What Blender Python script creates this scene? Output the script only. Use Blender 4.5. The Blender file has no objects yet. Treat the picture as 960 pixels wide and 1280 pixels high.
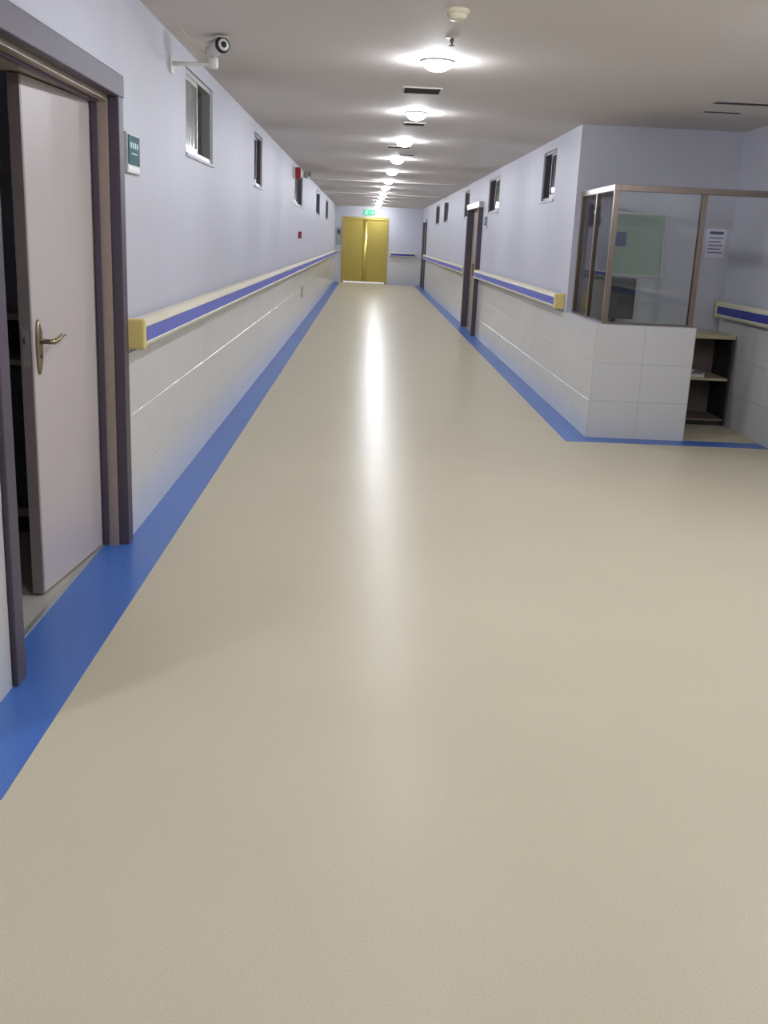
import bpy, bmesh, math, random
from mathutils import Vector, Matrix
random.seed(7)
scene = bpy.context.scene
C = scene.collection

# ------------------------------------------------------------------ camera
CAM_H = 1.42
F_PX, PITCH, YAW, ROLL = 1249.5, 0.266, 0.0272, 0.045
fw = Vector((math.sin(YAW)*math.cos(PITCH), math.cos(YAW)*math.cos(PITCH), -math.sin(PITCH)))
rt = Vector((math.cos(YAW), -math.sin(YAW), 0)); up = rt.cross(fw)
rt2 = rt*math.cos(ROLL) + up*math.sin(ROLL); up2 = -rt*math.sin(ROLL) + up*math.cos(ROLL)
cam_d = bpy.data.cameras.new('camera'); cam = bpy.data.objects.new('camera', cam_d); C.objects.link(cam)
cam_d.sensor_fit = 'VERTICAL'; cam_d.sensor_height = 36.0; cam_d.lens = F_PX/1280*36.0
cam_d.clip_start = 0.05; cam_d.clip_end = 200
M = Matrix((rt2, up2, -fw)).transposed().to_4x4(); M.translation = (0, 0, CAM_H)
cam.matrix_world = M
scene.camera = cam

# ------------------------------------------------------------------ world, exposure
w = bpy.data.worlds.new('world'); scene.world = w; w.use_nodes = True
w.node_tree.nodes['Background'].inputs[0].default_value = (0.5, 0.52, 0.6, 1)
w.node_tree.nodes['Background'].inputs[1].default_value = 0.0
vs = scene.view_settings
vs.view_transform = 'Standard'; vs.look = 'None'; vs.gamma = 1.0; vs.use_curve_mapping = False
vs.exposure = 0.0
LAMP = 290.0                      # radiance of the downlight lenses
LAMP_COL = (0.905, 0.935, 1.0)

# ------------------------------------------------------------------ helpers
def lin(c):
    return tuple(((v/255)/12.92 if v/255 <= 0.04045 else ((v/255+0.055)/1.055)**2.4) for v in c)

def mat(name, rgb, rough=0.5, metal=0.0, var=0.06, scale=8.0, bump=0.0, bscale=200.0, spec=0.5, coat=0.0, aniso=0.0):
    m = bpy.data.materials.new(name); m.use_nodes = True
    nt = m.node_tree; b = nt.nodes['Principled BSDF']
    c = lin(rgb)
    tc = nt.nodes.new('ShaderNodeTexCoord')
    n = nt.nodes.new('ShaderNodeTexNoise'); n.inputs['Scale'].default_value = scale; n.inputs['Detail'].default_value = 4
    nt.links.new(tc.outputs['Object'], n.inputs['Vector'])
    r = nt.nodes.new('ShaderNodeValToRGB')
    r.color_ramp.elements[0].position = 0.3; r.color_ramp.elements[1].position = 0.7
    r.color_ramp.elements[0].color = tuple(v*(1-var) for v in c)+(1,)
    r.color_ramp.elements[1].color = tuple(min(1, v*(1+var)) for v in c)+(1,)
    nt.links.new(n.outputs['Fac'], r.inputs['Fac']); nt.links.new(r.outputs['Color'], b.inputs['Base Color'])
    b.inputs['Roughness'].default_value = rough; b.inputs['Metallic'].default_value = metal
    b.inputs['Specular IOR Level'].default_value = spec; b.inputs['Coat Weight'].default_value = coat
    if aniso:
        b.inputs['Anisotropic'].default_value = aniso; b.inputs['Anisotropic Rotation'].default_value = 0.25
        tg = nt.nodes.new('ShaderNodeTangent'); tg.direction_type = 'RADIAL'; tg.axis = 'Z'
        nt.links.new(tg.outputs['Tangent'], b.inputs['Tangent'])
    if bump:
        n2 = nt.nodes.new('ShaderNodeTexNoise'); n2.inputs['Scale'].default_value = bscale
        nt.links.new(tc.outputs['Object'], n2.inputs['Vector'])
        bp = nt.nodes.new('ShaderNodeBump'); bp.inputs['Strength'].default_value = bump; bp.inputs['Distance'].default_value = 0.002
        nt.links.new(n2.outputs['Fac'], bp.inputs['Height']); nt.links.new(bp.outputs['Normal'], b.inputs['Normal'])
    return m

def emit(name, rgb, strength):
    m = mat(name, rgb, 0.4)
    b = m.node_tree.nodes['Principled BSDF']
    b.inputs['Emission Color'].default_value = lin(rgb)+(1,); b.inputs['Emission Strength'].default_value = strength
    return m

def glass(name, tint, rough=0.02):
    m = bpy.data.materials.new(name); m.use_nodes = True
    nt = m.node_tree; nt.nodes.clear()
    out = nt.nodes.new('ShaderNodeOutputMaterial'); mx = nt.nodes.new('ShaderNodeMixShader')
    tr = nt.nodes.new('ShaderNodeBsdfTransparent'); gl = nt.nodes.new('ShaderNodeBsdfGlossy')
    fr = nt.nodes.new('ShaderNodeFresnel'); fr.inputs['IOR'].default_value = 1.5
    tr.inputs['Color'].default_value = tint+(1,); gl.inputs['Roughness'].default_value = rough
    nt.links.new(fr.outputs[0], mx.inputs[0]); nt.links.new(tr.outputs[0], mx.inputs[1]); nt.links.new(gl.outputs[0], mx.inputs[2])
    nt.links.new(mx.outputs[0], out.inputs['Surface'])
    return m

def box(bm, x0, x1, y0, y1, z0, z1):
    if x0 > x1: x0, x1 = x1, x0
    if y0 > y1: y0, y1 = y1, y0
    if z0 > z1: z0, z1 = z1, z0
    v = [bm.verts.new((x, y, z)) for x in (x0, x1) for y in (y0, y1) for z in (z0, z1)]
    fs = []
    for f in ((0,1,3,2), (4,6,7,5), (0,4,5,1), (2,3,7,6), (0,2,6,4), (1,5,7,3)):
        fs.append(bm.faces.new([v[i] for i in f]))
    return v, fs

def bev(bm, off, seg=2):
    bmesh.ops.bevel(bm, geom=list(bm.edges), offset=off, segments=seg, affect='EDGES', profile=0.5)

def mesh_obj(name, bm, m, parent=None, smooth=False, loc=None):
    bmesh.ops.recalc_face_normals(bm, faces=bm.faces)
    me = bpy.data.meshes.new(name); bm.to_mesh(me); bm.free()
    if m: me.materials.append(m)
    if smooth:
        for p in me.polygons: p.use_smooth = True
    o = bpy.data.objects.new(name, me); C.objects.link(o)
    if loc: o.location = loc
    if parent: o.parent = parent
    return o

def bobj(name, m, parent, *boxes, bevel=0.0, seg=2, loc=None):
    bm = bmesh.new()
    for b in boxes:
        if bevel:
            t = bmesh.new(); box(t, *b); bev(t, bevel, seg)
            tm = bpy.data.meshes.new('t'); t.to_mesh(tm); t.free(); bm.from_mesh(tm); bpy.data.meshes.remove(tm)
        else: box(bm, *b)
    return mesh_obj(name, bm, m, parent, loc=loc)

def tag(o, label, cat, group=None, kind=None):
    o['label'] = label; o['category'] = cat
    if group: o['group'] = group
    if kind: o['kind'] = kind
    return o

def empty(name, loc, label, cat, group=None, kind=None, rz=0.0):
    o = bpy.data.objects.new(name, None); C.objects.link(o)
    o.location = loc; o.rotation_euler.z = rz; o.empty_display_size = 0.1
    return tag(o, label, cat, group, kind)

def lathe(bm, prof, seg=24, axis='Z', org=(0, 0, 0)):
    rings = []
    for r, z in prof:
        ring = []
        for k in range(seg):
            a = 2*math.pi*k/seg
            p = {'Z': (r*math.cos(a), r*math.sin(a), z), 'X': (z, r*math.cos(a), r*math.sin(a)), 'Y': (r*math.cos(a), z, r*math.sin(a))}[axis]
            ring.append(bm.verts.new((p[0]+org[0], p[1]+org[1], p[2]+org[2])))
        rings.append(ring)
    for a, b in zip(rings, rings[1:]):
        for k in range(seg):
            bm.faces.new((a[k], a[(k+1) % seg], b[(k+1) % seg], b[k]))
    bm.faces.new(rings[0]); bm.faces.new(rings[-1])

def tube(bm, pts, r, seg=8):
    pts = [Vector(p) for p in pts]; rings = []
    for i, p in enumerate(pts):
        d = (pts[min(i+1, len(pts)-1)] - pts[max(i-1, 0)]).normalized()
        a = d.cross(Vector((0.13, 0.31, 1)) if abs(d.z) < 0.9 else Vector((1, 0.2, 0))).normalized(); b = d.cross(a)
        rr = r[i] if isinstance(r, (list, tuple)) else r
        rings.append([bm.verts.new(p + a*rr*math.cos(2*math.pi*k/seg) + b*rr*math.sin(2*math.pi*k/seg)) for k in range(seg)])
    for a, b in zip(rings, rings[1:]):
        for k in range(seg): bm.faces.new((a[k], a[(k+1) % seg], b[(k+1) % seg], b[k]))
    bm.faces.new(rings[0]); bm.faces.new(rings[-1])

def wall(name, axis, f0, f1, u0, u1, z0, z1, holes, m, label):
    """wall slab with real openings; axis 'X': faces at x=f0,f1 running along y; axis 'Y': faces at y running along x"""
    us = sorted({u0, u1, *[h[0] for h in holes], *[h[1] for h in holes]})
    zs = sorted({z0, z1, *[h[2] for h in holes], *[h[3] for h in holes]})
    def solid(i, j):
        if i < 0 or j < 0 or i >= len(us)-1 or j >= len(zs)-1: return False
        uc, zc = (us[i]+us[i+1])/2, (zs[j]+zs[j+1])/2
        return not any(h[0] < uc < h[1] and h[2] < zc < h[3] for h in holes)
    bm = bmesh.new(); cache = {}
    def V(f, u, z):
        k = (f, u, z)
        if k not in cache: cache[k] = bm.verts.new((f, u, z) if axis == 'X' else (u, f, z))
        return cache[k]
    for i in range(len(us)-1):
        for j in range(len(zs)-1):
            if not solid(i, j): continue
            a, b, c, d = us[i], us[i+1], zs[j], zs[j+1]
            for f in (f0, f1): bm.faces.new((V(f, a, c), V(f, b, c), V(f, b, d), V(f, a, d)))
            if not solid(i-1, j): bm.faces.new((V(f0, a, c), V(f1, a, c), V(f1, a, d), V(f0, a, d)))
            if not solid(i+1, j): bm.faces.new((V(f0, b, c), V(f1, b, c), V(f1, b, d), V(f0, b, d)))
            if not solid(i, j-1): bm.faces.new((V(f0, a, c), V(f1, a, c), V(f1, b, c), V(f0, b, c)))
            if not solid(i, j+1): bm.faces.new((V(f0, a, d), V(f1, a, d), V(f1, b, d), V(f0, b, d)))
    o = mesh_obj(name, bm, m)
    return tag(o, label, 'wall', kind='structure')

# ------------------------------------------------------------------ dimensions
XL, XR, H, YE = -1.08, 1.758, 2.42, 33.7       # corridor walls, ceiling, end wall
YC, YW, X2 = 7.66, 8.90, 3.13                  # nook front, nook back, side wall of the lobby
XO, ZL, ZH = 2.513, 0.872, 1.886               # end of low wall, its top, top of the glass screen
SW = 0.20                                      # blue border width
T = 0.2                                        # wall thickness
YA = 2.48                                       # where the left wall begins
LX0, RX1, YB = -4.0, 4.6, -4.0
WZ0, WZ1 = 1.86, 2.33                          # window heights
RZ0, RZ1 = 0.895, 1.025                        # handrail

# ------------------------------------------------------------------ materials
m_paint = mat('wall_paint', (197, 198, 210), 0.55, var=0.02, scale=3, bump=0.08, bscale=120)
m_ceil = mat('ceiling_paint', (218, 211, 207), 0.75, var=0.02, scale=1.2, bump=0.1, bscale=90)
m_tile = mat('glazed_tile', (204, 204, 203), 0.20, var=0.02, scale=2, bump=0.02, bscale=6, spec=0.5)
m_edge = mat('edge_steel', (150, 140, 140), 0.4, 0.3, var=0.05, scale=30)
m_alu_d = mat('dark_aluminium', (104, 98, 106), 0.4, 0.5, var=0.05, scale=20)
m_steel = mat('dark_steel', (84, 75, 88), 0.5, 0.1, var=0.06, scale=30)
m_steel_l = mat('light_steel', (172, 158, 146), 0.5, 0.35, var=0.04, scale=30)
m_alu = mat('aluminium', (186, 188, 184), 0.35, 0.7, var=0.04, scale=20)
m_brown_alu = mat('bronze_aluminium', (132, 118, 108), 0.3, 0.75, var=0.05, scale=20)
m_leaf = mat('door_laminate', (194, 184, 182), 0.38, var=0.015, scale=5)
m_cream = mat('rail_vinyl', (220, 212, 188), 0.4, var=0.02, scale=6)
m_cap = mat('rail_cap_vinyl', (226, 206, 132), 0.4, var=0.03, scale=6)
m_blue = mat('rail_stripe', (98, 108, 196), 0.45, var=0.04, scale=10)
m_blue_shade = mat('rail_stripe_shaded', (44, 58, 150), 0.45, var=0.04, scale=10)  # darker copy of the stripe blue, with shade put into the colour
m_gold = mat('brushed_brass', (180, 162, 84), 0.48, 0.7, var=0.03, scale=14)
m_gold_hl = mat('highlight_brass', (226, 204, 116), 0.3, 0.9, var=0.02, scale=14, aniso=0.8)  # paler, glossier brass for the bright streak on the golden doors
m_black = mat('black_plastic', (22, 22, 24), 0.4, var=0.1)
m_white = mat('white_plastic', (226, 224, 218), 0.4, var=0.02)
m_grey = mat('grey_plastic', (150, 152, 150), 0.45, var=0.04)
m_red = mat('red_plastic', (150, 24, 34), 0.4, var=0.06)
m_green = mat('sign_green', (10, 84, 88), 0.55, var=0.08, scale=20, spec=0.15)
m_pale = mat('sign_print', (130, 186, 186), 0.4, var=0.05)
m_board = mat('green_board', (158, 178, 160), 0.5, var=0.03)
m_paper = mat('paper', (222, 222, 236), 0.7, var=0.02)
m_ink = mat('print_ink', (96, 100, 140), 0.7, var=0.1)
m_wood = mat('desk_laminate', (196, 184, 150), 0.45, var=0.06, scale=12)
m_dkwood = mat('dark_cabinet', (42, 46, 48), 0.5, var=0.1, scale=10)
m_desk_in = mat('desk_inside', (120, 108, 102), 0.6, var=0.06)
m_brass = mat('aged_nickel', (150, 138, 112), 0.3, 0.9, var=0.08, scale=40)
m_glass = glass('green_tinted_glass', (0.955, 0.975, 0.96))
m_glass_w = glass('window_glass', (0.55, 0.6, 0.58), 0.05)
m_pane_refl = mat('reflection_grey_pane', (128, 132, 126), 0.14, var=0.05, scale=6)  # opaque grey: the pane's pale reflection is put into the colour
m_lens = emit('lamp_lens', (255, 255, 255), LAMP)
m_lens.node_tree.nodes['Principled BSDF'].inputs['Emission Color'].default_value = LAMP_COL+(1,)
m_exit = emit('exit_green', (10, 150, 84), 1.6)
m_exit_w = emit('exit_pictogram', (150, 255, 200), 1.6)
m_room_floor = mat('room_floor_tile', (176, 170, 160), 0.4, var=0.05, scale=4)

# speckled sheet vinyl
def vinyl(name, rgb, var, rough, stains=False):
    m = mat(name, rgb, rough, var=0.02, scale=1.5, bump=0.05, bscale=60)
    nt = m.node_tree; b = nt.nodes['Principled BSDF']
    src = b.inputs['Base Color'].links[0].from_socket
    tc = [n for n in nt.nodes if n.type == 'TEX_COORD'][0]
    sp = nt.nodes.new('ShaderNodeTexNoise'); sp.inputs['Scale'].default_value = 260; sp.inputs['Detail'].default_value = 2
    nt.links.new(tc.outputs['Object'], sp.inputs['Vector'])
    rp = nt.nodes.new('ShaderNodeValToRGB'); rp.color_ramp.elements[0].position = 0.35; rp.color_ramp.elements[1].position = 0.65
    rp.color_ramp.elements[0].color = (1-var,)*3+(1,); rp.color_ramp.elements[1].color = (1+var,)*3+(1,)
    nt.links.new(sp.outputs['Fac'], rp.inputs['Fac'])
    mx = nt.nodes.new('ShaderNodeMix'); mx.data_type = 'RGBA'; mx.blend_type = 'MULTIPLY'; mx.inputs['Factor'].default_value = 1
    nt.links.new(src, mx.inputs['A']); nt.links.new(rp.outputs['Color'], mx.inputs['B'])
    last = mx.outputs['Result']
    if stains:
        n3 = nt.nodes.new('ShaderNodeTexNoise'); n3.inputs['Scale'].default_value = 5.5; n3.inputs['Detail'].default_value = 3
        nt.links.new(tc.outputs['Object'], n3.inputs['Vector'])
        r3 = nt.nodes.new('ShaderNodeValToRGB'); r3.color_ramp.elements[0].position = 0.72; r3.color_ramp.elements[1].position = 0.80
        r3.color_ramp.elements[0].color = (1, 1, 1, 1); r3.color_ramp.elements[1].color = (0.86, 0.86, 0.85, 1)
        nt.links.new(n3.outputs['Fac'], r3.inputs['Fac'])
        m2 = nt.nodes.new('ShaderNodeMix'); m2.data_type = 'RGBA'; m2.blend_type = 'MULTIPLY'; m2.inputs['Factor'].default_value = 1
        nt.links.new(last, m2.inputs['A']); nt.links.new(r3.outputs['Color'], m2.inputs['B']); last = m2.outputs['Result']
    nt.links.new(last, b.inputs['Base Color'])
    return m
m_floor = vinyl('beige_vinyl', (195, 186, 163), 0.07, 0.285, True)
m_floor.node_tree.nodes['Principled BSDF'].inputs['Specular IOR Level'].default_value = 0.03
m_strip = vinyl('blue_vinyl', (66, 108, 182), 0.12, 0.36)

# ------------------------------------------------------------------ openings
WL = [(6.2, 7.24), (9.8, 10.52), (15.1, 16.9), (21.2, 22.9), (26.0, 27.6)]
WR = [(10.0, 10.72), (14.2, 15.45), (18.35, 19.3), (23.1, 24.5), (25.9, 27.4)]
D1 = (3.0, 4.47, 0.0, 1.955)
D2 = (16.1, 17.8, 0.0, 1.96)
D3 = (31.2, 32.5, 0.0, 1.98)
GD = (-0.796, 0.602, 0.0, 2.035)

# ------------------------------------------------------------------ room shell
fl = bobj('floor', m_floor, None, (XL-0.09, RX1, YB, YE+0.2, -0.1, 0), (LX0, XL-0.09, YB, YA+0.1, -0.1, 0))
tag(fl, 'speckled beige sheet vinyl floor with soft reflections of the lamps', 'floor', kind='structure')
fr_ = bobj('floor_side_room', m_room_floor, None, (LX0, XL-0.09, YA+0.1, YE+0.2, -0.1, 0))
tag(fr_, 'grey tiled floor inside the dark room behind the open door', 'floor', kind='structure')
ce = bobj('ceiling', m_ceil, None, (LX0-0.2, RX1+0.2, YB-0.2, YE+3.2, H, H+0.15))
tag(ce, 'flat off-white plastered ceiling over the whole corridor', 'ceiling', kind='structure')

wl = wall('wall_left', 'X', XL-T, XL, YA, YE, 0, H, [D1]+[(a, b, WZ0, WZ1) for a, b in WL], m_paint,
          'long white corridor wall with tiled dado, high windows and handrail, on the door side')
wr = wall('wall_right', 'X', XR, XR+T, YW, YE, 0, H, [D2, D3]+[(a, b, WZ0, WZ1) for a, b in WR], m_paint,
          'white corridor wall with tiled dado beyond the glazed counter')
we = wall('wall_end', 'Y', YE, YE+T, LX0, RX1, 0, H, [GD], m_paint, 'white wall closing the far end of the corridor around the golden doors')
wn = wall('wall_nook_back', 'Y', YW, YW+T, XR+T, X2, 0, H, [], m_paint, 'plain white back wall of the counter nook behind the glass')
wx = wall('wall_lobby_side', 'X', X2, X2+T, YB, YW+T, 0, H, [], m_paint, 'white side wall beside the nook carrying a handrail with its blue stripe darkened for shade')
wall('wall_lobby_left', 'Y', YA, YA+T, LX0, XL-T, 0, H, [], m_paint, 'white lobby wall turning away where the corridor begins')
wall('wall_lobby_far', 'X', LX0-T, LX0, YB, YE+T, 0, H, [], m_paint, 'outer white wall of the lobby and side rooms')
wall('wall_behind', 'Y', YB-T, YB, LX0-T, X2+T, 0, H, [], m_paint, 'white wall of the lobby opposite the golden doors')
wall('wall_room_partition', 'Y', 6.0, 6.1, LX0, XL-T, 0, H, [], m_paint, 'inner partition of the dark room behind the open door')
wall('wall_rooms_right', 'X', RX1, RX1+T, YW+T, YE+T, 0, H, [], m_paint, 'outer white wall of the rooms behind the high windows')
# vestibule beyond the golden doors
wall('wall_vestibule_left', 'X', -1.3, -1.2, YE+T, YE+3.0, 0, H, [], m_paint, 'white side wall of the lit vestibule behind the golden doors')
wall('wall_vestibule_right', 'X', 1.0, 1.1, YE+T, YE+3.0, 0, H, [], m_paint, 'second white side wall of the lit vestibule behind the golden doors')
wall('wall_vestibule_end', 'Y', YE+3.0, YE+3.1, -1.3, 1.1, 0, H, [], m_paint, 'white end wall of the lit vestibule behind the golden doors')
tag(bobj('floor_vestibule', m_white, None, (-1.3, 1.1, YE+0.2, YE+3.1, -0.1, 0)), 'white floor of the lit vestibule behind the golden doors', 'floor', kind='structure')

# downstand beams under the ceiling
for i, (y, d, wd) in enumerate(((18.75, 0.018, 0.3), (24.0, 0.018, 0.3))):
    o = bobj('trim_%d' % (i+1), m_ceil, None, (XL, XR, y, y+wd, H-d, H), bevel=0.004)
    tag(o, 'shallow plastered beam crossing the corridor ceiling', 'beam', 'shallow ceiling beams', 'structure')

# low tiled wall of the counter
bm = bmesh.new()
box(bm, XR, XR+0.14, YC, YW, 0, ZL); box(bm, XR+0.14, XO, YC, YC+0.14, 0, ZL)
wc = tag(mesh_obj('wall_counter', bm, m_paint), 'low tiled counter wall carrying the glass screen at the corner', 'wall', kind='structure')

# blue border strips on the floor (thin inlaid vinyl)
e = 0.002
def strip(i, boxes, label):
    return tag(bobj('trim_%d' % i, m_strip, None, *boxes), label, 'floor border', kind='structure')
strip(11, [(XL, XL+SW, YA-SW, YE, 0, e), (LX0, XL, YA-SW, YA, 0, e), (XL-0.085, XL, D1[0], D1[1], 0, e)], 'blue vinyl floor border along the wall with the open door')
strip(12, [(XR-SW, XR, YC-SW, YE, 0, e)], 'blue vinyl floor border along the wall with the glazed counter')
strip(13, [(XR, X2, YC-SW, YC, 0, e)], 'short blue vinyl floor border in front of the counter and its entry')
strip(15, [(GD[1]+0.05, XR-SW, YE-SW, YE, 0, e), (XL+SW, GD[0]-0.05, YE-SW, YE, 0, e)], 'blue vinyl floor border at the foot of the end wall')

# ------------------------------------------------------------------ tiles
TW, TH, TT = 0.60, 0.29, 0.009
tile_cache = {}
def tile_mesh(wd):
    k = round(wd, 3)
    if k not in tile_cache:
        bm = bmesh.new(); g = 0.0007
        box(bm, g, wd-g, -TT, 0, g, TH-g)
        top = [e_ for e_ in bm.edges if all(abs(v.co.y+TT) < 1e-6 for v in e_.verts)]
        bmesh.ops.bevel(bm, geom=top, offset=0.0009, segments=1, affect='EDGES')
        bmesh.ops.recalc_face_normals(bm, faces=bm.faces)
        me = bpy.data.meshes.new('tile'); bm.to_mesh(me); bm.free(); me.materials.append(m_tile)
        tile_cache[k] = me
    return tile_cache[k]
def tile_run(parent, p, ang, length, first=None, limit=1e9, tw=TW):
    """tiles from point p along direction ang (their outer face towards the right hand of the direction)"""
    u = 0.0; ux, uy = math.cos(ang), math.sin(ang); stuff = None
    while u < length-0.02:
        wd = min(first if u == 0 and first else tw, length-u)
        for r in range(3):
            jit = random.uniform(-0.0006, 0.0006)
            mtx = Matrix.Translation((p[0]+ux*u+uy*jit, p[1]+uy*u-ux*jit, r*TH)) @ Matrix.Rotation(ang, 4, 'Z')
            if u < limit:
                o = bpy.data.objects.new('tile', tile_mesh(wd)); C.objects.link(o); o.matrix_world = mtx; o.parent = parent
            else:
                if stuff is None: stuff = bmesh.new()
                n0 = len(stuff.verts); stuff.from_mesh(tile_mesh(wd)); stuff.verts.ensure_lookup_table()
                bmesh.ops.transform(stuff, matrix=mtx, verts=stuff.verts[n0:])
        u += wd
    if stuff is not None:
        o = mesh_obj('tile_field', stuff, m_tile, parent); o['kind'] = 'stuff'
YT = 17.0
U, D = math.pi/2, -math.pi/2
# left wall faces +X: direction +Y has its right hand towards +X
tile_run(wl, (XL, YA), U, 2.925-YA)
tile_run(wl, (XL, 4.545), U, YE-4.545, first=0.455, limit=YT-4.545)
# right wall faces -X: run towards -Y; split so that the near tiles are individuals
tile_run(wr, (XR, 16.02), D, 16.02-YW)
tile_run(wr, (XR, D3[0]-0.08), D, D3[0]-0.08-(D2[1]+0.08), limit=0.0)
tile_run(wr, (XR, YE), D, YE-D3[1]-0.08, limit=0.0)
tile_run(wc, (XR, YW), D, YW-YC+TT)                      # corridor side of the counter wall
tile_run(wc, (XR, YC), 0, XO-XR, tw=(XO-XR)/2)                         # front of the counter wall
tile_run(wc, (XO, YC), U, 0.14)                          # its free end
tile_run(wx, (X2, YW), D, YW-1.0)                        # lobby side wall
tile_run(we, (GD[1]+0.04, YE), 0, XR-GD[1]-0.04, first=0.55)
tile_run(we, (XL, YE), 0, GD[0]-XL-0.04)

# ------------------------------------------------------------------ windows
def window(n, side, y0, y1, label, open_far=True):
    s = 1 if side == 'L' else -1                   # direction of the corridor
    xf = XL if side == 'L' else XR
    fm = m_alu if n == 1 else m_alu_d
    root = empty('window_%d' % n, (xf, (y0+y1)/2, WZ0), label, 'window', kind='structure')
    ym, zc = (y0+y1)/2, WZ0
    xo, xi = -0.075*s, -0.015*s                   # frame depth range, local x
    ha, hh, f = (y1-y0)/2, WZ1-WZ0, 0.028
    bobj('window_frame', fm, root, (xo, xi, -ha, -ha+f, 0, hh), (xo, xi, ha-f, ha, 0, hh), (xo, xi, -ha+f, ha-f, 0, f), (xo, xi, -ha+f, ha-f, hh-f, hh))
    bobj('window_sill', m_paint, root, (-0.01*s, 0.012*s, -ha-0.015, ha+0.015, -0.02, 0.0), bevel=0.003)
    def sash(a, b, x, pane_m):
        g = 0.026
        so = bobj('sash', fm, root, (x, x+0.018, a, a+g, f, hh-f), (x, x+0.018, b-g, b, f, hh-f), (x, x+0.018, a+g, b-g, f, f+g), (x, x+0.018, a+g, b-g, hh-f-g, hh-f))
        bobj('pane', pane_m, so, (x+0.007, x+0.011, a+g, b-g, f+g, hh-f-g))
    sash(-ha+f, 0.02, (-0.04 if s > 0 else 0.022), m_pane_refl if side == 'L' and n == 1 else m_glass_w)
    if open_far: sash(-ha+f+0.03, 0.04, (-0.064 if s > 0 else 0.046), m_glass_w)     # slid behind the first: the far half stands open
    else: sash(-0.02, ha-f, (-0.064 if s > 0 else 0.046), m_glass_w)
    return root
LW = ['high aluminium sliding window below the security camera, far half open', 'narrow high window next along from the one under the security camera',
      'high window with the red alarm sounder beside it', 'high window between the alarm sounder and the far end, on the long handrail side',
      'last high window before the end wall, on the long handrail side']
RW = ['narrow high window above the handrail nearest the glazed counter', 'high window just before the steel door frame',
      'high window just past the steel door frame', 'high window midway between the steel door frame and the end wall',
      'last high window before the dark door near the end wall']
for i, (a, b) in enumerate(WL): window(i+1, 'L', a, b, LW[i])
for i, (a, b) in enumerate(WR): window(i+6, 'R', a, b, RW[i])

# ------------------------------------------------------------------ doors
# double door of the dark room
d1 = empty('door_1', (XL, D1[0], 0), 'white double door in dark steel frame, one leaf ajar, opening to a dark room', 'door', kind='structure')
y0, y1, z1 = 0.0, D1[1]-D1[0], D1[3]
cw = 0.07
bobj('casing', m_steel, d1, (-0.02, 0.026, y1-0.012, y1+cw, 0, z1), bevel=0.004)
bobj('casing', m_steel, d1, (-0.02, 0.026, -cw, 0.012, 0, z1), bevel=0.004)
bobj('casing_head', m_steel, d1, (-0.02, 0.030, -cw-0.004, y1+cw+0.004, z1-0.012, z1+0.078), bevel=0.005)
bobj('door_lining', m_steel_l, d1, (-T-0.01, -0.02, y1-0.03, y1, 0, z1-0.03))
bobj('door_lining', m_steel_l, d1, (-T-0.01, -0.02, 0, 0.03, 0, z1-0.03))
bobj('door_lining', m_steel_l, d1, (-T-0.01, -0.02, 0, y1, z1-0.03, z1))
bobj('door_stop', m_steel, d1, (-0.084, -0.058, y1-0.042, y1-0.03, 0.01, z1-0.03), bevel=0.002)
bobj('door_stop', m_steel, d1, (-0.084, -0.058, 0.03, 0.042, 0.01, z1-0.03), bevel=0.002)
bobj('door_stop', m_steel, d1, (-0.084, -0.058, 0.042, y1-0.042, z1-0.042, z1-0.03), bevel=0.002)
bobj('threshold', m_alu, d1, (-0.105, -0.083, 0.03, y1-0.03, 0, 0.006), bevel=0.002)
def leaf(hy, ang, direction, handle):
    """leaf hinged at local y=hy, leaf runs along direction (+-y) and is swung into the room by ang"""
    W, th, zt = 0.69, 0.045, z1-0.042
    L = empty('door_leaf', (0, 0, 0), '', '')
    for k in ('label', 'category'): del L[k]
    L.parent = d1; L.location = (-0.088, hy, 0.008)
    L.rotation_euler.z = ang
    dy = direction
    bobj('leaf_panel', m_leaf, L, (-th+0.001, -0.001, dy*0.015, dy*(W-0.016), 0.002, zt-0.002))
    bobj('edge_trim', m_edge, L, (-th, 0.0, dy*(W-0.016), dy*W, 0, zt), (-th, 0.0, 0, dy*0.012, 0, zt), bevel=0.002)
    if handle:
        yh, zh_ = dy*(W-0.06), 0.965
        bm = bmesh.new()
        lathe(bm, [(0.024, 0.0), (0.024, 0.005), (0.019, 0.010)], 20, 'X', (0, 0, 0))
        for v in bm.verts: v.co.z *= 4.3
        for v in bm.verts: v.co += Vector((0.0, yh, zh_))
        esc = mesh_obj('escutcheon', bm, m_brass, L, True)
        bm = bmesh.new()
        tube(bm, [(0.005, yh, zh_+0.022), (0.05, yh, zh_+0.022), (0.058, yh-dy*0.01, zh_+0.022), (0.058, yh-dy*0.05, zh_+0.026),
                  (0.056, yh-dy*0.075, zh_+0.034), (0.055, yh-dy*0.1, zh_+0.040), (0.054, yh-dy*0.128, zh_+0.038)],
             [0.010, 0.010, 0.011, 0.011, 0.009, 0.008, 0.005], 10)
        mesh_obj('door_handle', bm, m_brass, L, True)
        bm = bmesh.new(); lathe(bm, [(0.008, 0.008), (0.008, 0.014)], 14, 'X', (0, yh, zh_-0.035)); mesh_obj('key_cylinder', bm, m_steel, L)
        bobj('lock_plate', m_alu, L, (-th+0.010, -0.012, dy*W, dy*(W+0.002), zh_-0.07, zh_+0.07))
        bobj('latch_bolt', m_steel, L, (-th+0.016, -0.02, dy*W, dy*(W+0.010), zh_+0.015, zh_+0.04))
    return L
leaf(y1-0.033, -math.radians(5.0), -1, True)
leaf(0.033, math.radians(92), 1, False)

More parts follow.
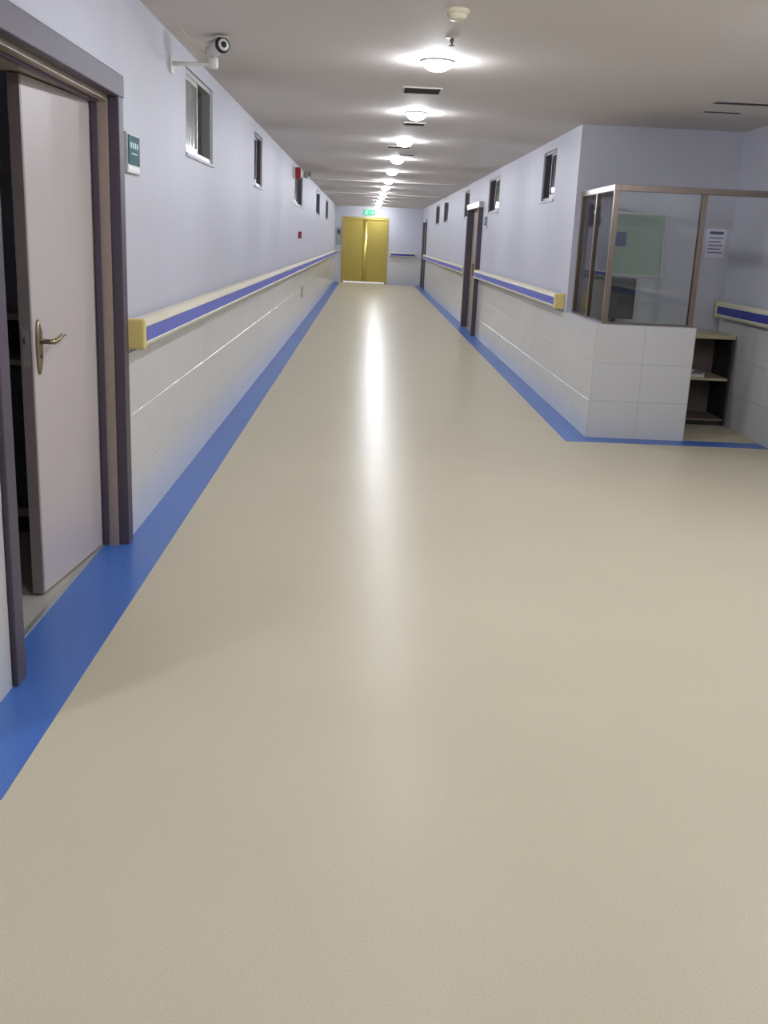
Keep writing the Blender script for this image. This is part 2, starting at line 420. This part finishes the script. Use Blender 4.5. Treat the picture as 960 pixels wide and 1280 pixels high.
# the door behind the alarm side: steel framed doors on the right wall
def side_door(n, D_, label, prot):
    r = empty('door_%d' % n, (XR, D_[0], 0), label, 'door', kind='structure')
    L_, zt, c = D_[1]-D_[0], D_[3], 0.075
    for a in (-c+0.012, L_-0.012):
        bobj('casing', m_steel, r, (-prot, 0.03, a, a+c, 0, zt), bevel=0.004)
        bobj('casing_bead', m_steel_l, r, (-prot-0.012, -prot, a+c*0.3, a+c*0.7, 0, zt), bevel=0.003)
    bobj('casing_head', m_alu, r, (-prot-0.01, 0.03, -c-0.01, L_+c+0.01, zt, zt+0.09), bevel=0.006)
    for a, b in ((0.004, L_/2-0.002), (L_/2+0.002, L_-0.004)):
        lf = bobj('door_leaf', m_steel_l, r, (0.035, 0.08, a, b, 0.01, zt-0.004), bevel=0.003)
        ym = b-0.08 if a < 0.1 else a+0.08
        bm = bmesh.new(); tube(bm, [(0.035, ym, 0.9), (-0.01, ym, 0.91), (-0.012, ym, 1.0), (-0.01, ym, 1.09), (0.035, ym, 1.1)], 0.009)
        mesh_obj('pull_handle', bm, m_brass, lf, True)
    return r
side_door(2, D2, 'steel framed double door standing proud of the wall past the counter', 0.07)
side_door(3, D3, 'dark framed door beside the far corner of the corridor', 0.05)

# golden doors
g = empty('door_4', ((GD[0]+GD[1])/2, YE, 0), 'golden brushed metal double doors filling the end of the corridor', 'door', kind='structure')
gw = (GD[1]-GD[0])/2
bobj('door_frame', m_gold, g, (-gw-0.05, -gw+0.03, -0.03, 0.08, 0, GD[3]+0.05), (gw-0.03, gw+0.05, -0.03, 0.08, 0, GD[3]+0.05), (-gw+0.03, gw-0.03, -0.03, 0.08, GD[3]-0.03, GD[3]+0.05), bevel=0.004)
for a, b in ((-gw+0.034, -0.003), (0.003, gw-0.034)):
    lf = bobj('door_leaf', m_gold, g, (a, b, 0.015, 0.06, 0.055, GD[3]-0.034), bevel=0.003)

bm = bmesh.new(); pr = [(0.075*math.cos(t*math.pi/12), 0.016-0.016*math.sin(t*math.pi/12)) for t in range(13)]
A = [bm.verts.new((x, y, 0.06)) for x, y in pr]; B = [bm.verts.new((x, y, GD[3]-0.05)) for x, y in pr]
for k in range(12): bm.faces.new((A[k], A[k+1], B[k+1], B[k]))
bm.faces.new((A[12], A[0], B[0], B[12])); bm.faces.new(A); bm.faces.new(B)
mesh_obj('highlight_strip', bm, m_gold_hl, g, True)  # shallow rounded strip added over the seam to give the reflected lamp streak
# ------------------------------------------------------------------ handrails
def handrail(axis, p0, length, out, label, stripe, caps=(True, True), wall_gap=True):
    """local +y runs along the rail, local +x points into the corridor"""
    r = empty('handrail', (p0[0], p0[1], 0), label, 'handrail', rz=out)
    cap_l = 0.035
    a, b = (cap_l if caps[0] else 0), length-(cap_l if caps[1] else 0)
    prof = [(0.030, RZ0+0.004), (0.075, RZ0), (0.088, RZ0+0.012), (0.092, RZ0+0.026), (0.088, RZ0+0.030), (0.088, RZ1-0.036), (0.092, RZ1-0.032), (0.086, RZ1-0.016), (0.066, RZ1-0.002), (0.030, RZ1)]
    bm = bmesh.new()
    A = [bm.verts.new((x, a, z)) for x, z in prof]; B = [bm.verts.new((x, b, z)) for x, z in prof]
    for k in range(len(prof)): bm.faces.new((A[k], A[(k+1) % len(prof)], B[(k+1) % len(prof)], B[k]))
    bm.faces.new(A); bm.faces.new(B)
    mesh_obj('rail_body', bm, m_cream, r)
    bobj('stripe', stripe, r, (0.0865, 0.0905, a+0.004, b-0.004, RZ0+0.0305, RZ1-0.0365))
    bobj('mounting_strip', m_cream, r, (0.0, 0.034, a+0.01, b-0.01, RZ0+0.03, RZ1-0.03))
    for k, on in enumerate(caps):
        if not on: continue
        y = (0, cap_l) if k == 0 else (length-cap_l, length)
        o = bobj('end_cap', m_cap, r, (0.0, 0.095, y[0], y[1], RZ0-0.003, RZ1+0.003), bevel=0.012, seg=3); 
    return r
handrail('Y', (XL, 4.565), YE-4.565-0.1, 0.0, 'long cream handrail with blue stripe starting beside the dark steel door frame', m_blue)
handrail('Y', (XR, 15.98), 15.98-YW-0.08, math.pi, 'cream handrail with blue stripe between the counter and the steel door frame', m_blue)
handrail('Y', (XR, D3[0]-0.1), D3[0]-0.1-D2[1]-0.12, math.pi, 'cream handrail with blue stripe past the steel door frame', m_blue)
handrail('Y', (X2, YW-0.1), 6.0, math.pi, 'handrail with blue stripe darkened for shade on the wall beside the counter entry', m_blue_shade)
handrail('X', (0.72, YE), 0.87, -math.pi/2, 'short handrail with dark blue stripe beside the golden doors', m_blue_shade)

# ------------------------------------------------------------------ downlights
LX = 0.36
LYS = [6.2+2.44*k for k in range(12)]
def downlight(x, y, label, group):
    r = empty('downlight', (x, y, H), label, 'ceiling lamp', group)
    bm = bmesh.new()
    lathe(bm, [(0.095, 0.0), (0.098, -0.004), (0.094, -0.010), (0.080, -0.014), (0.080, 0.0)], 28)
    mesh_obj('trim_ring', bm, m_white, r, True)
    bm = bmesh.new()
    lathe(bm, [(0.0795, -0.002)] + [(0.079*math.cos(t*math.pi/16), -0.014-0.045*math.sin(t*math.pi/16)) for t in range(8)], 28)
    mesh_obj('lens', bm, m_lens, r, True)
    return r
def dup(root, loc, label, group):
    r = root.copy(); C.objects.link(r); r.location = loc; r['label'] = label; r['group'] = group
    for ch in list(root.children):
        c = ch.copy(); C.objects.link(c); c.parent = r
    return r
ORD = ['first', 'second', 'third', 'fourth', 'fifth', 'sixth', 'seventh', 'eighth', 'ninth', 'tenth', 'eleventh', 'twelfth']
def row_label(k):
    return 'round glowing downlight, %s in the corridor row counted from the smoke detector' % ORD[k]
base_l = downlight(LX, LYS[0], row_label(0), 'corridor downlights')
for k, y in enumerate(LYS[1:]): dup(base_l, (LX-0.1*(y-6.2)/27, y, H), row_label(k+1), 'corridor downlights')
dup(base_l, (LX, 3.76, H), 'round downlight just on the lobby side of the smoke detector', 'lobby downlights')
dup(base_l, (LX, 1.32, H), 'round downlight at the lobby end of the corridor row', 'lobby downlights')
dup(base_l, (-1.86, 1.44, H), 'round downlight around the corner in the lobby', 'lobby downlights')
dup(base_l, (2.3, 4.6, H), 'round downlight over the lobby in front of the counter', 'lobby downlights')
dup(base_l, (2.3, 2.4, H), 'unseen extra downlight over the lobby, added to brighten the counter nook', 'lobby downlights')  # second lamp on this side, added out of view to lift the nook
for x, t in ((-0.5, 'call panel side'), (0.3, 'short handrail side')): dup(base_l, (x, YE+0.75, H), 'round downlight in the vestibule behind the golden doors, '+t, 'vestibule downlights')

# ------------------------------------------------------------------ things on the ceiling
def vent(x, y, wx_, wy_, label, n=4):
    r = empty('ceiling_vent', (x, y, H), label, 'vent')
    a, b, f = wx_/2, wy_/2, 0.014
    bobj('vent_frame', m_ceil, r, (-a, a, -b, -b+f, -0.010, 0), (-a, a, b-f, b, -0.010, 0), (-a, -a+f, -b+f, b-f, -0.010, 0), (a-f, a, -b+f, b-f, -0.010, 0), bevel=0.002)
    bobj('vent_back', m_black, r, (-a+f, a-f, -b+f, b-f, -0.002, 0))
    for k in range(n):
        yy = -b+f+(k+0.5)*(2*b-2*f)/n
        bm = bmesh.new(); vs_, _ = box(bm, -a+f, a-f, -0.010, 0.010, -0.0008, 0.0008)
        bmesh.ops.rotate(bm, verts=bm.verts, cent=(0, 0, 0), matrix=Matrix.Rotation(math.radians(-32), 3, 'X'))
        bmesh.ops.translate(bm, verts=bm.verts, vec=(0, yy, -0.008))
        mesh_obj('slat', bm, m_dkwood, r)
    return r
vent(0.33, 7.36, 0.27, 0.26, 'dark slatted air vent in the ceiling between the first two corridor lamps', 5)
vent(0.37, 9.42, 0.20, 0.18, 'small faint air vent in the ceiling before the first beam', 3)
vent(0.30, 11.75, 0.26, 0.18, 'small air vent in the ceiling past the third corridor lamp', 3)
vent(0.43, 12.75, 0.20, 0.14, 'small air vent in the ceiling before the fourth corridor lamp', 3)
# linear slot vents over the counter
def slot_vent(x0, x1, y0, y1, label):
    r = empty('slot_vent', ((x0+x1)/2, (y0+y1)/2, H), label, 'vent')
    a, b = (x1-x0)/2, (y1-y0)/2
    bobj('slot_rim', m_ceil, r, (-a-0.02, a+0.02, -b-0.02, -b, -0.002, 0), (-a-0.02, a+0.02, b, b+0.02, -0.002, 0), (-a-0.02, -a, -b, b, -0.002, 0), (a, a+0.02, -b, b, -0.002, 0))
    bobj('slot_back', m_black, r, (-a, a, -b, b, -0.001, 0))
    bobj('blade', m_dkwood, r, (-a, a, -0.006, 0.006, -0.003, -0.001))
slot_vent(2.33, 2.80, 7.24, 7.35, 'longer dark slot vent in the ceiling in front of the glass screen')
slot_vent(2.41, 2.68, 7.73, 7.81, 'shorter dark slot vent in the ceiling right above the glass screen')
# smoke detector
r = empty('smoke_detector', (0.36, 4.87, H), 'round cream smoke detector on the ceiling before the first corridor lamp', 'smoke detector')
bm = bmesh.new(); lathe(bm, [(0.055, 0), (0.055, -0.012), (0.048, -0.018)], 28); mesh_obj('base', bm, m_cream, r, True)
bm = bmesh.new(); lathe(bm, [(0.046, -0.018), (0.044, -0.034), (0.030, -0.044), (0.012, -0.047)], 28); mesh_obj('sensor_head', bm, m_cream, r, True)
# sprinklers
def sprinkler(y, x, label):
    r = empty('sprinkler', (x, y, H), label, 'sprinkler', 'ceiling sprinklers')
    bm = bmesh.new(); lathe(bm, [(0.034, 0), (0.032, -0.006), (0.014, -0.010)], 20); mesh_obj('escutcheon', bm, m_white, r, True)
    bm = bmesh.new(); lathe(bm, [(0.010, -0.008), (0.010, -0.026), (0.005, -0.03), (0.005, -0.042)], 12); mesh_obj('nozzle', bm, m_brass, r, True)
    bm = bmesh.new(); lathe(bm, [(0.015, -0.042), (0.015, -0.045)], 16); mesh_obj('deflector', bm, m_brass, r)
sprinkler(5.48, 0.385, 'small pendant sprinkler head between the smoke detector and the first lamp')

# ------------------------------------------------------------------ security camera on its bracket
r = empty('security_camera', (XL, 5.75, 2.27), 'white security camera with dark lens ring on a wall bracket above the first window', 'camera')
bobj('wall_plate', m_white, r, (0, 0.012, -0.035, 0.035, -0.05, 0.04), bevel=0.004)
bm = bmesh.new(); tube(bm, [(0.01, 0, 0), (0.10, 0, 0.002), (0.20, 0, 0.004), (0.225, 0, 0.012), (0.23, 0, 0.05)], [0.012, 0.011, 0.011, 0.012, 0.013], 10)
mesh_obj('bracket_arm', bm, m_white, r, True)
bm = bmesh.new(); lathe(bm, [(0.024, -0.028), (0.026, -0.02), (0.026, 0.02), (0.022, 0.026)], 16, 'Z', (0.225, 0, 0.012)); mesh_obj('swivel_joint', bm, m_white, r, True)
bd = bpy.data.objects.new('camera_body', None); C.objects.link(bd); bd.parent = r; bd.location = (0.245, 0.0, 0.085); bd.rotation_euler = (math.radians(-8), 0, math.radians(38))
bm = bmesh.new(); lathe(bm, [(0.028, 0.075), (0.034, 0.07), (0.035, -0.045), (0.033, -0.05)], 24, 'Y'); mesh_obj('housing', bm, m_white, bd, True)
bm = bmesh.new(); lathe(bm, [(0.033, -0.048), (0.040, -0.05), (0.040, -0.066), (0.031, -0.068)], 24, 'Y'); mesh_obj('lens_ring', bm, m_black, bd, True)
bm = bmesh.new(); lathe(bm, [(0.0305, -0.066), (0.030, -0.070), (0.018, -0.071)], 24, 'Y'); mesh_obj('lens_window', bm, m_white, bd, True)
bm = bmesh.new(); lathe(bm, [(0.016, -0.0705), (0.015, -0.076), (0.008, -0.078)], 20, 'Y'); mesh_obj('lens', bm, m_black, bd, True)
bobj('sun_hood', m_white, bd, (-0.036, 0.036, -0.072, 0.06, 0.036, 0.040), bevel=0.002)
bm = bmesh.new()
tube(bm, [(0.20, 0.05, 0.075), (0.175, 0.03, 0.062), (0.15, 0.0, 0.068), (0.12, -0.06, 0.095), (0.095, -0.13, 0.128), (0.085, -0.18, 0.15)], 0.0055, 8)
mesh_obj('cable', bm, m_cream, r, True)

# ------------------------------------------------------------------ wall signs
def door_sign(loc, rz, label, text_rows):
    r = empty('door_sign', loc, label, 'sign', rz=rz)
    # local: x out of the wall, y along the wall
    bobj('sign_frame', m_alu, r, (0, 0.016, -0.125, 0.125, -0.085, 0.085), bevel=0.004)
    f = bobj('sign_face', m_green, r, (0.016, 0.019, -0.108, 0.108, -0.048, 0.076))
    for z, hgt, n in text_rows:
        for k in range(n):
            y = -0.085+0.17*(k+0.5)/n
            bobj('lettering', m_pale, f, (0.019, 0.0197, y-0.055/n, y+0.055/n, z, z+hgt))
    bobj('name_strip', m_white, r, (0.016, 0.0175, -0.108, 0.108, -0.074, -0.055))
    return r
door_sign((XL, 4.765, 1.74), 0.0, 'dark green door sign in a silver frame beside the open door', [(0.022, 0.024, 4), (-0.004, 0.006, 1)])
door_sign((XR, 15.55, 1.73), math.pi, 'small green door sign beside the steel framed double door', [(0.022, 0.024, 4), (-0.004, 0.006, 1)])

# exit sign
r = empty('exit_sign', (0.005, YE, 2.235), 'glowing green emergency exit sign above the golden doors', 'exit sign')
bobj('sign_box', m_grey, r, (-0.19, 0.19, -0.04, 0, -0.085, 0.085), bevel=0.006)
f = bobj('sign_panel', m_exit, r, (-0.175, 0.175, -0.046, -0.04, -0.072, 0.072))
bm = bmesh.new()      # running figure and arrow
lathe(bm, [(0.016, -0.0485), (0.016, -0.046)], 12, 'Y', (-0.075, 0, 0.048))
def limb(pts):
    for a, b in zip(pts, pts[1:]):
        a, b = Vector((a[0], 0, a[1])), Vector((b[0], 0, b[1])); d = (b-a).normalized(); n = Vector((-d.z, 0, d.x))*0.008
        q = [(a+n), (b+n), (b-n), (a-n)]
        f0 = [bm.verts.new((p.x, -0.0485, p.z)) for p in q]; f1 = [bm.verts.new((p.x, -0.046, p.z)) for p in q]
        bm.faces.new(f0); bm.faces.new(f1)
        for k in range(4): bm.faces.new((f0[k], f0[(k+1) % 4], f1[(k+1) % 4], f1[k]))
limb([(-0.08, 0.03), (-0.09, -0.012), (-0.06, -0.03), (-0.075, -0.06)]); limb([(-0.09, -0.012), (-0.115, -0.035), (-0.145, -0.035)])
limb([(-0.08, 0.028), (-0.05, 0.012), (-0.035, 0.025)]); limb([(-0.082, 0.028), (-0.115, 0.022), (-0.12, -0.002)])
mesh_obj('running_figure', bm, m_exit_w, f)
bm = bmesh.new(); limb([(0.0, 0.0), (0.13, 0.0)]); limb([(0.09, 0.04), (0.14, 0.0)]); limb([(0.09, -0.04), (0.14, 0.0)]); mesh_obj('arrow', bm, m_exit_w, f)

# ------------------------------------------------------------------ small things on the far walls
r = empty('alarm_sounder', (XL, 14.9, 2.27), 'red fire alarm sounder on the wall beside a high window', 'alarm')
bobj('base_plate', m_white, r, (0, 0.02, -0.06, 0.06, -0.08, 0.08), bevel=0.004)
bobj('sounder_body', m_red, r, (0.02, 0.10, -0.055, 0.055, -0.075, 0.075), bevel=0.012)
bobj('strobe_lens', m_white, r, (0.10, 0.115, -0.03, 0.03, -0.03, 0.03), bevel=0.006)
r = empty('call_point', (XL, 16.1, 1.43), 'small red fire alarm call point below the alarm sounder window', 'call point')
bobj('box', m_red, r, (0, 0.05, -0.05, 0.05, -0.05, 0.05), bevel=0.006)
bobj('press_glass', m_white, r, (0.05, 0.053, -0.03, 0.03, -0.03, 0.03))
bobj('side_plate', m_grey, r, (0, 0.02, 0.052, 0.10, -0.05, 0.05), bevel=0.004)
r = empty('wall_socket', (XL+TT, 17.05, 0.52), 'grey power socket on the tiled dado under the long handrail', 'socket')
bobj('cover_plate', m_grey, r, (0, 0.012, -0.06, 0.06, -0.09, 0.09), bevel=0.003)
for z in (-0.04, 0.04): bobj('outlet', m_black, r, (0.012, 0.0135, -0.03, 0.03, z-0.02, z+0.02))
r = empty('control_panel', (-0.95, YE, 1.46), 'tall grey control panel on the end wall beside the golden doors', 'panel')
bobj('panel_plate', m_grey, r, (-0.085, 0.075, -0.02, 0, -0.27, 0.27), bevel=0.004)
bobj('display', m_black, r, (-0.05, 0.04, -0.023, -0.02, 0.08, 0.2))
for k in range(3): 
    bm = bmesh.new(); lathe(bm, [(0.018, -0.027), (0.018, -0.02)], 14, 'Y', (-0.005, 0, -0.02-k*0.07)); mesh_obj('button', bm, m_white, r)
r = empty('release_button', (-0.90, YE-TT*0, 0.95), 'small red release button under the grey control panel', 'button')
bobj('button_box', m_white, r, (-0.04, 0.04, -0.03, 0, -0.045, 0.045), bevel=0.004)
bm = bmesh.new(); lathe(bm, [(0.022, -0.048), (0.026, -0.042), (0.026, -0.03)], 16, 'Y'); mesh_obj('push_cap', bm, m_red, r, True)
r = empty('emergency_light', (XL, 17.15, 2.37), 'small grey emergency lamp on the wall past the alarm sounder', 'lamp')
bobj('housing', m_grey, r, (0, 0.07, -0.10, 0.10, -0.045, 0.045), bevel=0.008)
for y in (-0.055, 0.055):
    bm = bmesh.new(); lathe(bm, [(0.02, 0.0), (0.032, 0.045), (0.026, 0.05)], 14, 'X', (0.07, y, 0.01)); mesh_obj('lamp_head', bm, m_grey, r, True)

# ------------------------------------------------------------------ glass screen on the counter wall
gx, gy = XR+0.07, YC+0.07
gs = empty('glass_screen', (gx, gy, ZL), 'aluminium framed glass screen standing on the low tiled counter wall', 'glass screen')
hz = ZH-ZL; p = 0.02
def P(*b, name='post', m=m_brown_alu): return bobj(name, m, gs, b, bevel=0.002)
P(-p, p, -p, p, 0, hz-0.045)                                     # corner
yl = YW-gy
P(-p, p, yl-2*p, yl, 0, hz-0.045); P(-p, p, yl/2-p, yl/2+p, 0, hz-0.045)
xl = XO-0.03-gx
P(xl-p, xl+p, -p, p, 0, hz-0.045)
P(-p-0.005, p+0.005, -p-0.005, yl, hz-0.045, hz, name='top_rail')
P(p+0.005, X2-gx, -p-0.005, p+0.005, hz-0.045, hz, name='top_rail')
P(-p, p, p, yl/2-p, 0, 0.014, name='bottom_rail'); P(-p, p, yl/2+p, yl-2*p, 0, 0.014, name='bottom_rail'); P(p, xl-p, -p, p, 0, 0.014, name='bottom_rail')
for a, b in ((p, yl/2-p), (yl/2+p, yl-2*p)): bobj('glass_pane', m_glass, gs, (-0.004, 0.004, a, b, 0.014, hz-0.045))
bobj('glass_pane', m_glass, gs, (p, xl-p, -0.004, 0.004, 0.014, hz-0.045))

# ------------------------------------------------------------------ inside the nook
dk = empty('counter_desk', (2.56, 8.65, 0), 'pale topped desk with open dark shelves behind the counter wall', 'desk')
x0, x1, y0_, y1_ = -0.62, X2-2.56-0.02, -0.22, 0.22
bobj('desk_top', m_wood, dk, (x0, x1, y0_-0.02, y1_, 0.735, 0.765), bevel=0.003)
bobj('back_panel', m_desk_in, dk, (x0+0.02, x1-0.02, y1_-0.02, y1_-0.004, 0.04, 0.735))
bobj('side_panel', m_desk_in, dk, (x0+0.002, x0+0.02, y0_, y1_-0.004, 0, 0.735)); bobj('side_panel', m_dkwood, dk, (x1-0.02, x1-0.002, y0_, y1_-0.004, 0, 0.735))
bobj('divider', m_desk_in, dk, (0.10, 0.118, y0_+0.01, y1_-0.02, 0.058, 0.735))
bobj('shelf', m_wood, dk, (0.118, x1-0.02, y0_+0.005, y1_-0.02, 0.385, 0.405)); bobj('shelf', m_wood, dk, (x0+0.02, 0.10, y0_+0.005, y1_-0.02, 0.385, 0.405))
bobj('bottom_board', m_desk_in, dk, (x0+0.02, x1-0.02, y0_+0.005, y1_-0.02, 0.04, 0.058))
bobj('plinth', m_dkwood, dk, (x0+0.02, x1-0.02, y0_+0.03, y0_+0.05, 0, 0.04))
r = empty('paper_tray', (2.80, 8.60, 0.405), 'low pale tray lying on the desk shelf', 'tray')
bobj('tray_base', m_white, r, (-0.10, 0.10, -0.13, 0.13, 0, 0.006)); 
bobj('tray_rim', m_white, r, (-0.10, -0.094, -0.13, 0.13, 0.006, 0.04), (0.094, 0.10, -0.13, 0.13, 0.006, 0.04), (-0.094, 0.094, 0.124, 0.13, 0.006, 0.04), (-0.094, 0.094, -0.13, -0.124, 0.006, 0.025))
bobj('papers', m_paper, r, (-0.088, 0.088, -0.12, 0.118, 0.006, 0.018))
# computer monitor
r = empty('computer_monitor', (2.12, 8.66, 0.765), 'dark computer monitor standing on the desk behind the glass', 'monitor', rz=math.radians(-8))
bobj('stand_base', m_black, r, (-0.10, 0.10, -0.07, 0.07, 0, 0.012), bevel=0.003)
bobj('stand_neck', m_black, r, (-0.02, 0.02, 0.0, 0.025, 0.012, 0.16))
bobj('display_case', m_black, r, (-0.16, 0.16, -0.035, 0.0, 0.09, 0.43), bevel=0.006)
bobj('screen', m_dkwood, r, (-0.145, 0.145, -0.037, -0.035, 0.11, 0.415))
# notice board and notice
r = empty('notice_board', (2.32, YW, 1.48), 'pale green notice board on the nook wall seen through the glass', 'notice board')
bobj('board', m_board, r, (-0.22, 0.22, -0.015, 0, -0.26, 0.24))
bobj('board_frame', m_alu, r, (-0.235, -0.22, -0.02, 0, -0.275, 0.255), (0.22, 0.235, -0.02, 0, -0.275, 0.255), (-0.22, 0.22, -0.02, 0, -0.275, -0.26), (-0.22, 0.22, -0.02, 0, 0.24, 0.255))
bobj('blue_leaflet', m_ink, r, (-0.19, -0.10, -0.017, -0.015, -0.03, 0.09))
r = empty('wall_notice', (3.00, YW, 1.51), 'pale paper notice on the nook wall beside the handrail end', 'notice')
bobj('sheet', m_paper, r, (-0.085, 0.085, -0.003, 0, -0.12, 0.12))
bobj('heading', m_ink, r, (-0.06, 0.06, -0.0036, -0.003, 0.075, 0.10))
for k in range(5): bobj('text_line', m_ink, r, (-0.065, 0.065-0.02*(k % 2), -0.0036, -0.003, 0.04-k*0.03, 0.048-k*0.03))

# ------------------------------------------------------------------ furniture in the dark room
r = empty('storage_cabinet', (-1.95, 4.80, 0), 'dark metal cabinet with an open compartment inside the unlit room', 'cabinet')
bobj('cabinet_body', m_dkwood, r, (-0.55, 0.55, -0.22, 0.25, 0.06, 0.80), bevel=0.004)
bobj('plinth', m_black, r, (-0.52, 0.52, -0.19, 0.23, 0, 0.06))
bobj('cabinet_top', m_grey, r, (-0.56, 0.56, -0.24, 0.26, 1.0, 1.03), bevel=0.003)
bobj('compartment_floor', m_grey, r, (-0.56, 0.56, -0.24, 0.26, 0.80, 0.825), bevel=0.003)
for x in (-0.55, 0.53): bobj('side_panel', m_dkwood, r, (x, x+0.02, -0.22, 0.25, 0.825, 1.0))
bobj('back_panel', m_dkwood, r, (-0.53, 0.53, 0.23, 0.25, 0.825, 1.0))
for a, b in ((-0.54, -0.005), (0.005, 0.54)):
    dr = bobj('cabinet_door', m_dkwood, r, (a, b, -0.24, -0.22, 0.16, 0.785), bevel=0.003)
    xm = b-0.05 if a < -0.1 else a+0.05
    bm = bmesh.new(); tube(bm, [(xm, -0.24, 0.45), (xm, -0.262, 0.46), (xm, -0.262, 0.56), (xm, -0.24, 0.57)], 0.005); mesh_obj('handle', bm, m_alu, dr, True)
bobj('kick_rail', m_grey, r, (-0.55, 0.55, -0.245, -0.22, 0.09, 0.13))
